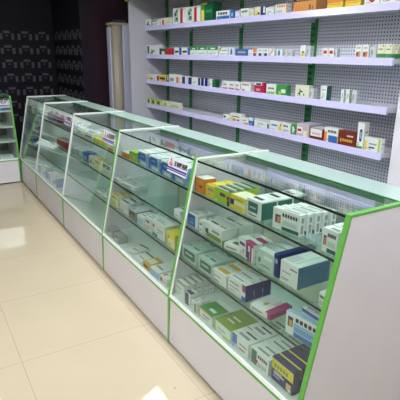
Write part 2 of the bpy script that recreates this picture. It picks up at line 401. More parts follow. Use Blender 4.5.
# body colour, words, prints (face, u0, v0, u1, v1, colour[, count of glyph bars]); F front, T top, S side
def lines(face, u0, v0, u1, v1, col, n): return [(face, u0, v0 + (v1 - v0) * i / n, u1, v0 + (v1 - v0) * (i + 0.45) / n, col) for i in range(n)]
def glyphs(face, u0, v0, u1, v1, col, n): return [(face, u0 + (u1 - u0) * i / n, v0, u0 + (u1 - u0) * (i + 0.72) / n, v1, col) for i in range(n)]
TXT = lines('F', .12, .2, .8, .45, 'grey', 2) + glyphs('F', .12, .62, .75, .8, 'black', 5)
TOPTXT = [('T', .15, .25, .8, .4, 'grey'), ('T', .15, .55, .6, .68, 'grey')]
D = {
 'white_black': ('white', 'white box with black marks', [('F', .15, .2, .55, .5, 'black'), ('F', .3, .5, .7, .75, 'grey'), ('F', .6, .15, .9, .3, 'black')]),
 'white_green_edge': ('white', 'white box edged green', [('F', 0, 0, .12, 1, 'green'), ('F', 0, .88, 1, 1, 'green')] + TXT),
 'pale_pink': ('white', 'small pink and white box', [('F', .1, .1, .8, .6, 'pink')]),
 'cream_red': ('cream', 'cream box with red patch', [('F', .06, 0, .25, .75, 'red'), ('F', .5, .2, .9, .5, 'mint')]),
 'leaf_red_stripe': ('white', 'white box with leaf and red stripe', [('F', .08, .15, .4, .85, 'mint'), ('F', .12, .5, .28, .72, 'dkgreen'), ('F', .2, .2, .38, .42, 'dkgreen'), ('F', .22, .72, .38, .9, 'green'), ('F', .56, .05, .74, .93, 'red'), ('F', .45, 0, .85, .06, 'dkred')]),
 'tall_green': ('dkgreen', 'tall green box with yellow strip', [('F', 0, 0, .3, 1, 'green'), ('F', .04, 0, .28, .62, 'yellow'), ('F', .1, .9, .5, .97, 'yellow'), ('F', .4, .45, .9, .6, 'green')]),
 'white_blue_base': ('white', 'white box with blue base', [('F', .06, 0, .98, .42, 'blue')] + glyphs('F', .15, .55, .85, .82, 'black', 6)),
 'blue_plain': ('blue', 'bright blue box', [('F', .25, .3, .75, .7, 'ltblue')]),
 'pale_lilac': ('lilac', 'pale lilac box', [('F', .2, .3, .8, .7, 'white')]),
 'white_green_text': ('white', 'white box with green text', glyphs('F', .15, .55, .85, .78, 'dkgreen', 4)),
 'cream_plain': ('cream', 'plain cream box', lines('F', .15, .3, .85, .65, 'grey', 2)),
 'cream_yellow': ('cream', 'cream and yellow box', [('F', .1, .1, .5, .6, 'yellow'), ('F', .55, .15, .9, .4, 'black')]),
 'navy_white': ('navy', 'dark navy and white box', [('F', .55, .3, .95, .95, 'white')]),
 'white_plain': ('white', 'plain white box', [('F', .2, .35, .7, .45, 'grey')]),
 'white_orange': ('white', 'white box with orange lettering', [('F', .9, 0, 1, .9, 'orange')] + glyphs('F', .15, .66, .85, .88, 'orange', 5) + lines('F', .1, .2, .6, .4, 'grey', 2)),
 'kraft_brown': ('kraft', 'large tan box with brown band', [('F', 0, .6, 1, 1, 'dkbrown'), ('F', .72, .1, .78, .38, 'brown'), ('F', .84, .1, .88, .3, 'brown'), ('F', .1, .12, .55, .35, 'orange')] + glyphs('F', .15, .66, .9, .8, 'kraft', 6)),
 'orange_yellow': ('yellow', 'orange and yellow box', [('F', 0, .5, 1, 1, 'orange'), ('F', .1, .34, .9, .42, 'orange'), ('S', 0, .58, 1, 1, 'orange')]),
 'white_red_bowl': ('white', 'white box with red bowl picture', [('F', .3, .3, .7, .6, 'red'), ('F', .4, .2, .62, .3, 'red'), ('F', .26, .58, .74, .66, 'dkred'), ('F', .2, .7, .8, .75, 'grey')]),
 'white_leaf': ('white', 'white box with green leaf', [('F', .05, .1, .2, .9, 'black'), ('F', .35, .25, .65, .5, 'olive'), ('F', .3, .1, .5, .25, 'black')]),
 'green_white': ('dkgreen', 'green box with white corner', [('F', .45, 0, 1, .6, 'white')]),
 'red_plain': ('red', 'plain red box', [('F', .2, .3, .8, .5, 'crimson')]),
 'white_blue_side': ('white', 'white box with blue edge', [('F', .78, 0, 1, 1, 'blue'), ('F', 0, .0, .08, 1, 'blue'), ('F', .2, .35, .7, .6, 'black'), ('S', 0, 0, 1, 1, 'blue')]),
 'green_top_white': ('white', 'white box with green top', [('F', 0, .62, 1, 1, 'green'), ('F', .3, .7, .7, .85, 'white'), ('F', .2, .2, .8, .35, 'mint')]),
 'white_lime_corner': ('white', 'white box with lime corner', [('F', 0, .6, .22, 1, 'lime'), ('F', .3, .6, .8, .72, 'grey'), ('F', .1, .15, .9, .35, 'pale'), ('F', .9, 0, 1, .9, 'ltblue')]),
 'white_blue_figure': ('white', 'white box with blue figure', [('F', .25, .2, .6, .75, 'blue'), ('F', .33, .75, .52, .92, 'blue')]),
 'blue_yellow_text': ('blue', 'blue box with yellow lettering', glyphs('F', .2, .45, .85, .68, 'yellow', 5)),
 'orange_purple': ('white', 'orange and purple box', [('F', 0, .5, .9, 1, 'orange'), ('F', .0, 0, .8, .42, 'purple')]),
 'white_navy_spot': ('white', 'white box with navy spot', [('F', .25, .08, .8, .42, 'navy'), ('F', .3, .65, .7, .8, 'grey')]),
 'white_pink_diagonal': ('white', 'white box with pink streaks', [('F', .1, .1, .35, .4, 'pink'), ('F', .3, .35, .6, .65, 'pink'), ('F', .6, .6, .85, .9, 'pink')]),
 'pale_grey': ('pale', 'pale grey box', [('F', .2, .3, .5, .7, 'grey')]),
 'white_yellow_black': ('white', 'white box with yellow spot', [('F', .2, .1, .85, .35, 'yellow'), ('F', .3, .38, .8, .5, 'black')]),
 'white_pink_spot': ('white', 'white box with pink spot', [('F', .2, .4, .8, .72, 'crimson')]),
 'white_orange_blue': ('white', 'white box with orange picture', [('F', .4, .1, .85, .5, 'orange'), ('F', .2, .12, .45, .45, 'navy'), ('F', .2, .72, .8, .8, 'grey')]),
 'cream_green_base': ('cream', 'cream box with green base', [('F', 0, 0, 1, .33, 'green'), ('S', 0, 0, 1, .33, 'green'), ('F', .2, .6, .8, .68, 'olive'), ('F', .7, .82, .85, .9, 'black')]),
 'yellow_dark': ('yellow', 'yellow box with dark print', [('F', .1, .3, .9, .62, 'black'), ('F', .4, .05, .8, .25, 'orange')]),
 'white_orange_side': ('white', 'white box with orange side', [('F', .75, 0, 1, .7, 'orange'), ('F', .1, .2, .5, .55, 'grey')]),
 'white_navy_side': ('white', 'white box with navy edge', [('F', .55, 0, 1, .9, 'navy'), ('S', 0, 0, 1, 1, 'navy')]),
 'navy_plain': ('navy', 'navy box', [('F', .7, .0, .95, 1, 'white')]),
 'dark_green': ('dkgreen', 'dark green box', [('F', .1, .6, .5, .8, 'green')]),
 'white_red_base': ('white', 'white box with red base', [('F', .1, 0, .95, .2, 'red'), ('F', .2, .5, .8, .68, 'grey')]),
 'white_pink_text': ('white', 'white box with pink lettering', glyphs('F', .12, .62, .85, .82, 'crimson', 5) + [('F', .15, .05, .35, .22, 'crimson')]),
 'crimson_white': ('crimson', 'crimson box with white top', [('F', 0, .7, .78, 1, 'white'), ('F', .2, .72, .7, .9, 'dkgreen'), ('F', .2, .2, .6, .4, 'pink'), ('T', 0, 0, 1, 1, 'pale')]),
 'white_lime_base': ('white', 'white box with lime base', [('F', .35, .02, .9, .3, 'lime'), ('F', .05, 0, .4, .15, 'olive')] + glyphs('F', .2, .5, .85, .68, 'black', 5)),
 'green_yellow': ('green', 'green box with white swirl', [('F', .45, .25, .85, .6, 'white'), ('F', .2, .1, .5, .4, 'lime')]),
 'cream_plant': ('cream', 'cream box with plant drawing', [('F', .3, .2, .38, .7, 'dkgreen'), ('F', .38, .45, .55, .55, 'black'), ('F', .18, .3, .3, .4, 'black'), ('F', .6, .2, .68, .35, 'dkgreen')]),
 'white_teal_side': ('white', 'white box with teal side', [('S', 0, 0, 1, 1, 'teal'), ('F', .3, .2, .7, .5, 'pale'), ('F', .2, .7, .8, .76, 'grey')]),
 'white_thin': ('white', 'narrow white box with green edge', [('F', .82, 0, 1, 1, 'dkgreen'), ('F', .3, .35, .5, .7, 'grey')]),
 'lime_dark': ('lime', 'small lime box with dark print', [('F', .2, .25, .65, .75, 'dkgreen'), ('F', .75, .1, 1, .9, 'cream')]),
 'white_lime': ('cream', 'cream box with lime patch', [('F', .3, .2, .8, .7, 'lime')]),
 'white_black_spot': ('white', 'low white box with black spot', [('F', .1, .45, .4, .8, 'black'), ('F', .6, .1, .9, .4, 'ltblue')]),
 'white_fruit': ('white', 'white box with fruit picture', [('F', .0, .3, .3, .55, 'yellow'), ('F', .25, .15, .5, .45, 'orange'), ('F', .6, .2, .8, .4, 'red'), ('F', .2, .6, .8, .7, 'black')]),
 'white_orange_base': ('white', 'white box with orange base', [('F', .4, .05, 1, .3, 'orange'), ('F', .1, .5, .7, .65, 'grey')]),
 'blue_white': ('blue', 'blue box with white top', [('F', 0, .6, 1, 1, 'white'), ('F', .3, .15, .7, .35, 'ltblue')]),
 'white_grey_band': ('pale', 'long white and grey box', [('F', .02, .1, .98, .75, 'white'), ('F', .2, .4, .6, .5, 'grey'), ('F', .85, .1, .95, .6, 'black')]),
 'white_yellow_corner': ('white', 'white box with yellow corner', [('F', .72, .15, 1, .6, 'yellow'), ('F', .1, .5, .6, .65, 'blue'), ('F', .85, .6, 1, .85, 'orange')]),
 'white_plain_text': ('white', 'white box with grey text', TXT + TOPTXT),
 'green_white_spray': ('green', 'green box with white spray', [('F', .3, .2, .6, .8, 'white'), ('F', .55, .45, .8, .6, 'white')]),
 'pink_printed': ('rose', 'long pinkish printed box', [('F', .05, .25, .5, .75, 'white'), ('F', .55, .05, .85, .5, 'cream'), ('F', .1, .4, .4, .6, 'crimson'), ('T', 0, 0, 1, 1, 'lilac')]),
 'white_red_frame': ('dkred', 'dark red box with white panel', [('F', .04, .3, .92, .95, 'white'), ('F', .15, .45, .8, .62, 'pink'), ('T', 0, 0, 1, 1, 'pale')]),
 'white_blue_orange': ('white', 'white box with blue panel', [('F', .32, 0, .98, .5, 'blue'), ('F', 0, .05, .2, .7, 'orange'), ('T', 0, 0, 1, 1, 'white')] + glyphs('F', .25, .68, .9, .85, 'black', 6)),
 'brown_gold': ('brown', 'brown box with gold lettering', glyphs('F', .25, .3, .85, .48, 'gold', 5) + [('F', .12, .25, .2, .5, 'gold'), ('F', .5, .65, .85, .75, 'pale')]),
 'tall_white_oval': ('white', 'tall white box with purple oval', [('F', .35, .3, .72, .75, 'indigo'), ('F', .45, .4, .62, .65, 'ltblue'), ('F', 0, 0, .9, .12, 'green')]),
 'white_yellow_end': ('white', 'white box with yellow end', [('F', 0, 0, .16, .75, 'yellow'), ('F', .84, 0, .95, 1, 'lime'), ('F', .3, .5, .75, .6, 'grey'), ('F', .3, .25, .65, .35, 'purple')]),
 'orange_plain': ('orange', 'orange box', [('F', .45, .35, .75, .5, 'brown'), ('T', 0, 0, 1, 1, 'white'), ('F', .1, .6, .9, .8, 'gold')]),
 'yellow_grey_text': ('yellow', 'yellow box with grey patch', [('F', .25, .55, .85, .78, 'grey'), ('F', .3, .2, .6, .35, 'gold'), ('T', .1, .2, .9, .5, 'gold')]),
 'lime_purple': ('lime', 'lime box with purple patch', [('F', .35, .5, .72, .75, 'purple'), ('F', .84, 0, .98, .4, 'navy'), ('F', .8, .42, 1, .68, 'red'), ('F', .0, 0, .2, .15, 'cream'), ('T', 0, .08, 1, .8, 'indigo'), ('T', 0, 0.08, .85, .3, 'lilac')]),
 'yellow_rows': ('yellow', 'yellow and white text box', [('F', 0, .3, .25, .7, 'navy'), ('F', .25, .38, 1, .62, 'cream')] + glyphs('F', .3, .72, .85, .84, 'olive', 4) + [('T', .05, 0.1, 1, .9, 'cream'), ('S', 0, 0, 1, 1, 'cream')]),
 'green_panel': ('white', 'white box with dark green panel', [('F', .1, .3, .78, .85, 'teal'), ('F', .15, .1, .7, .16, 'black'), ('T', .1, .25, .75, .5, 'black'), ('S', .04, 0, 1, .92, 'teal'), ('F', .2, .5, .65, .6, 'mint')]),
 'herb_white': ('white', 'white box with photo patch', [('F', .1, .3, .3, .7, 'indigo'), ('F', .16, .33, .28, .62, 'orange'), ('F', .36, .02, .97, .2, 'teal'), ('F', .38, .28, .9, .5, 'mint')] + glyphs('F', .36, .68, .93, .84, 'black', 6) + [('T', .35, .2, .9, .6, 'grey'), ('S', .2, .1, .7, .5, 'grey'), ('S', .25, .6, .75, .85, 'grey')]),
 'blue_label': ('white', 'white box with blue label', [('F', 0, .08, .72, .92, 'blue'), ('F', .12, .3, .55, .4, 'ltblue'), ('F', .12, .55, .55, .62, 'ltblue')] + TOPTXT),
 'white_olive_base': ('white', 'white box with olive base', [('F', .12, .05, .95, .38, 'olive'), ('F', .08, .3, .25, .62, 'dkgreen'), ('F', .45, .55, .85, .72, 'grey'), ('T', .1, .3, .5, .45, 'black'), ('T', .6, .3, .9, .45, 'grey'), ('S', 0, 0, 1, .3, 'olive')]),
 'teal_bar_flat': ('white', 'flat white box with teal bar', [('T', .25, .15, .95, .38, 'teal'), ('T', .2, .6, .7, .75, 'grey'), ('F', .1, .3, .6, .6, 'grey')]),
 'magenta_v': ('white', 'white box with magenta V shape', [('F', .52, .1, .66, .95, 'purple'), ('F', .62, 0, .76, .5, 'purple'), ('F', .78, .0, .9, .9, 'magenta'), ('F', .5, .82, 1, 1, 'magenta'), ('T', .45, 0, 1, .5, 'magenta'), ('F', .08, .62, .45, .78, 'indigo'), ('F', .3, .3, .42, .45, 'olive')]),
 'pale_green_white': ('mint', 'pale green and white box', [('F', .3, .2, .8, .3, 'grey'), ('F', .12, .35, .25, .6, 'teal'), ('T', .1, .1, .9, .8, 'white'), ('F', .45, .65, .9, .8, 'white')]),
 'navy_tall': ('navy', 'long dark navy box', [('F', .3, .6, .8, .8, 'ltblue')]),
 'white_blue_sided': ('white', 'large white box with blue side', [('S', 0, 0, 1, 1, 'steel'), ('F', .55, .75, .95, .8, 'black'), ('F', .1, .5, .6, .55, 'grey'), ('F', .1, .2, .5, .25, 'grey'), ('T', .05, .1, .5, .5, 'pale'), ('T', .6, .1, .7, .9, 'mint')]),
 'teal_frame': ('mint', 'pale box with teal panel', [('F', .15, .2, .92, .82, 'teal'), ('F', .25, .45, .75, .6, 'mint'), ('T', .1, .3, .35, .42, 'grey'), ('T', .5, .3, .85, .42, 'teal')]),
 'white_olive_top': ('white', 'white box with gold topped print', [('T', .1, .2, .85, .7, 'gold'), ('F', .08, .1, .5, .2, 'grey'), ('F', .1, .5, .6, .6, 'grey'), ('F', 0, 0, .12, .9, 'pale')]),
 'white_magenta_navy': ('white', 'white box with magenta corner', [('F', .82, .55, 1, 1, 'magenta'), ('F', .8, 0, 1, .28, 'blue'), ('F', .1, .65, .6, .75, 'grey'), ('F', .1, .4, .65, .47, 'grey'), ('S', 0, 0, 1, 1, 'navy'), ('T', .1, .3, .7, .5, 'grey')]),
 'flat_magenta': ('white', 'flat white box with magenta end', [('T', .72, 0, 1, 1, 'magenta'), ('F', .86, 0, 1, 1, 'magenta'), ('T', .3, .3, .45, .5, 'gold'), ('T', .55, .5, .72, .9, 'pale'), ('S', 0, 0, 1, 1, 'magenta'), ('F', .1, .3, .6, .6, 'grey')]),
 'blue_photo': ('ltblue', 'light blue box with photo patch', [('F', 0, .62, 1, 1, 'white'), ('F', 0, 0, .25, 1, 'white'), ('F', .06, .35, .22, .8, 'indigo'), ('F', .1, .38, .2, .65, 'gold'), ('F', .27, 0, 1, .18, 'blue'), ('F', .3, .4, .9, .44, 'blue'), ('F', .3, .3, .8, .34, 'blue')] + glyphs('F', .3, .68, .95, .86, 'black', 5)),
 'white_blue_strip': ('white', 'white box with blue strip', [('F', 0, .85, 1, .98, 'blue')]),
 'white_strip': ('white', 'white box in a tight stack', [('F', .1, .6, .7, .68, 'grey'), ('F', .1, .35, .7, .4, 'grey'), ('T', .1, .0, 1, .4, 'grey')]),
 'blue_corner': ('white', 'white box with blue half', [('F', 0, 0, .75, 1, 'indigo'), ('T', 0, .1, 1, .6, 'indigo')]),
 'olive_narrow': ('white', 'narrow white and olive box', [('F', .6, 0, 1, .9, 'olive'), ('F', .1, .5, .45, .6, 'grey')]),
 'green_top_flat': ('white', 'white box with green top', [('T', 0, 0, 1, .75, 'green'), ('F', 0, 0, .08, 1, 'orange'), ('F', 0, .88, 1, 1, 'orange'), ('F', .3, .5, .8, .6, 'black'), ('F', .3, .25, .7, .33, 'grey'), ('T', .4, .2, .8, .35, 'white')]),
 'olive_top_box': ('white', 'white box with olive top', [('T', 0, 0, 1, 1, 'olive'), ('T', .25, .3, .65, .38, 'cream'), ('T', .25, .5, .7, .58, 'cream'), ('F', 0, 0, .1, 1, 'lime'), ('F', .55, 0, 1, .2, 'lime'), ('F', .2, .45, .7, .55, 'grey')]),
 'white_blue_corner': ('white', 'white box with blue corner', [('F', 0, .3, .3, 1, 'blue'), ('F', 0, .0, .14, .3, 'ltblue'), ('F', .45, .5, .9, .62, 'grey'), ('F', .45, .2, .8, .3, 'red'), ('T', .2, .2, .8, .4, 'grey'), ('T', .3, .6, .9, .72, 'black')]),
 'white_green_patch': ('white', 'white box with green patch', [('F', .05, .05, .35, .95, 'teal'), ('F', .28, .25, .42, .45, 'red'), ('T', .2, .2, .8, .35, 'grey'), ('T', .3, .6, .95, .72, 'grey')] + glyphs('F', .42, .62, .95, .82, 'black', 5) + lines('F', .45, .15, .9, .4, 'grey', 2)),
 'purple_yellow': ('indigo', 'purple box with yellow band', [('F', 0, .52, 1, .95, 'yellow'), ('T', 0, .78, 1, 1, 'yellow'), ('F', .1, .42, .5, .47, 'pale'), ('F', .1, .33, .6, .4, 'pale'), ('F', .1, .22, .4, .26, 'pale')] + glyphs('F', .12, .62, .8, .78, 'olive', 5) + [('F', .68, .04, .96, .5, 'black'), ('F', .71, .08, .93, .38, 'skin'), ('F', .8, .05, .94, .16, 'white')]),
 'lime_box': ('lime', 'lime green box', [('F', .3, .25, .5, .6, 'grey'), ('F', .6, .25, .8, .6, 'mint'), ('F', .1, .8, .9, .9, 'green')]),
 'blue_white_wave': ('ltblue', 'blue and white box with wave', [('F', 0, .8, 1, 1, 'white'), ('F', .15, .35, .82, .9, 'blue'), ('F', .3, .62, .7, .72, 'ltblue'), ('F', 0, 0, .14, .8, 'blue'), ('F', .3, .05, .9, .25, 'white'), ('T', 0, 0, 1, 1, 'white'), ('T', .1, .3, .9, .4, 'grey')]),
 'cream_yellow_patch': ('cream', 'cream box with yellow patch', [('F', .1, .1, .65, .55, 'yellow'), ('F', .1, .7, .8, .85, 'olive'), ('T', .1, .1, .9, .7, 'gold')]),
 'white_black_stripe': ('white', 'white box with black top stripe', [('T', .1, .2, .9, .55, 'black'), ('F', .1, .1, .5, .2, 'lilac')]),
 'grey_window': ('grey', 'grey box with dark window', [('F', .1, .4, .85, .8, 'black'), ('F', .3, .45, .7, .6, 'gold'), ('T', .0, .0, 1, 1, 'pale'), ('T', .1, .1, .4, .3, 'grey')]),
 'white_blue_window': ('white', 'white box with pale blue window', [('F', .15, .2, .85, .75, 'ltblue'), ('F', .25, .3, .75, .65, 'mint')]),
 'white_red_blue': ('white', 'white box with red dot', [('F', .03, .55, .18, .75, 'red'), ('F', 0, 0, .4, .18, 'blue'), ('F', .0, .2, .12, .5, 'pale'), ('F', .4, .5, .85, .58, 'grey'), ('F', .4, .35, .75, .4, 'grey')] + TOPTXT),
 'yellow_cream': ('yellow', 'yellow box with cream panel', [('F', .25, .05, .95, .6, 'cream'), ('F', .2, .6, .35, .75, 'black'), ('F', .3, .1, .45, .3, 'orange')]),
 'grey_carton': ('grey', 'small grey carton', [('F', .2, .7, .8, .85, 'black'), ('F', .2, .2, .7, .5, 'pale')]),
 'wire_white': ('white', 'thin white packet with dark edge', [('T', 0, .88, 1, 1, 'black'), ('T', .2, .3, .8, .4, 'grey')]),
 'yellow_brown': ('gold', 'gold and brown box', [('F', .2, .2, .8, .7, 'brown'), ('T', .1, .2, .9, .7, 'cream')]),
 'white_blue_flat': ('white', 'flat white box with blue front', [('F', 0, 0, 1, .8, 'ltblue'), ('T', .1, .2, .8, .3, 'grey')]),
 'white_pink_dot': ('white', 'white box with pink dot', [('F', 0, .3, .3, .8, 'crimson'), ('T', .1, .1, .3, .3, 'crimson'), ('T', .4, .3, .9, .4, 'black'), ('F', .4, .4, .9, .5, 'grey')]),
 'white_blue_text': ('white', 'white box with blue lettering', [('F', .2, .4, .9, .6, 'blue'), ('T', .1, .2, .8, .6, 'grey')]),
 'yellow_lime': ('yellow', 'yellow box with lime band', [('F', 0, .0, 1, .4, 'lime'), ('T', .1, .3, .9, .6, 'olive')]),
 'cream_orange': ('cream', 'cream box with orange base', [('F', 0, 0, 1, .4, 'orange')]),
 'dark_red': ('dkred', 'dark red box', [('F', .1, .2, .3, .7, 'brown'), ('F', .45, .3, .6, .6, 'dkbrown'), ('F', .75, .2, .9, .7, 'brown')]),
}
def make_box(design, w, h, d):
    """front face at x=0 looking to -x, left end at y=0 (the box runs to -y)"""
    body, words, prints = D[design]
    m = MB(); m.box(0, d, -w, 0, 0, h, cm(body), 0.0006)
    light = body in ('white', 'cream', 'mint', 'pale', 'lilac')
    if light and not any(q[0] == 'T' for q in prints): prints = prints + TOPTXT + [('T', .1, .82, .9, .87, 'grey')]
    if light and d > 0.034: prints = prints + [('S', .2, .62, .8, .68, 'grey'), ('S', .2, .3, .6, .36, 'grey')] if not any(q[0] == 'S' for q in prints) else prints
    if light and h > 0.05: prints = prints + [('F', .1, .14, .48, .17, 'grey'), ('F', .1, .22, .4, .25, 'grey')] if design not in ('herb_white', 'blue_photo') else prints
    lift = {'F': 0.0, 'T': 0.0, 'S': 0.0}
    for q in prints:
        f, u0, v0, u1, v1, c = q
        lift[f] += 0.00012
        e = 0.00015 + lift[f]
        if f == 'F': pts = [(-e, -u0 * w, v0 * h), (-e, -u1 * w, v0 * h), (-e, -u1 * w, v1 * h), (-e, -u0 * w, v1 * h)]
        elif f == 'T': pts = [(v0 * d, -u0 * w, h + e), (v0 * d, -u1 * w, h + e), (v1 * d, -u1 * w, h + e), (v1 * d, -u0 * w, h + e)]
        else: pts = [(u0 * d, -w - e, v0 * h), (u1 * d, -w - e, v0 * h), (u1 * d, -w - e, v1 * h), (u0 * d, -w - e, v1 * h)]
        m.face(pts, cm(c))
    return m.build('medicine_box'), words

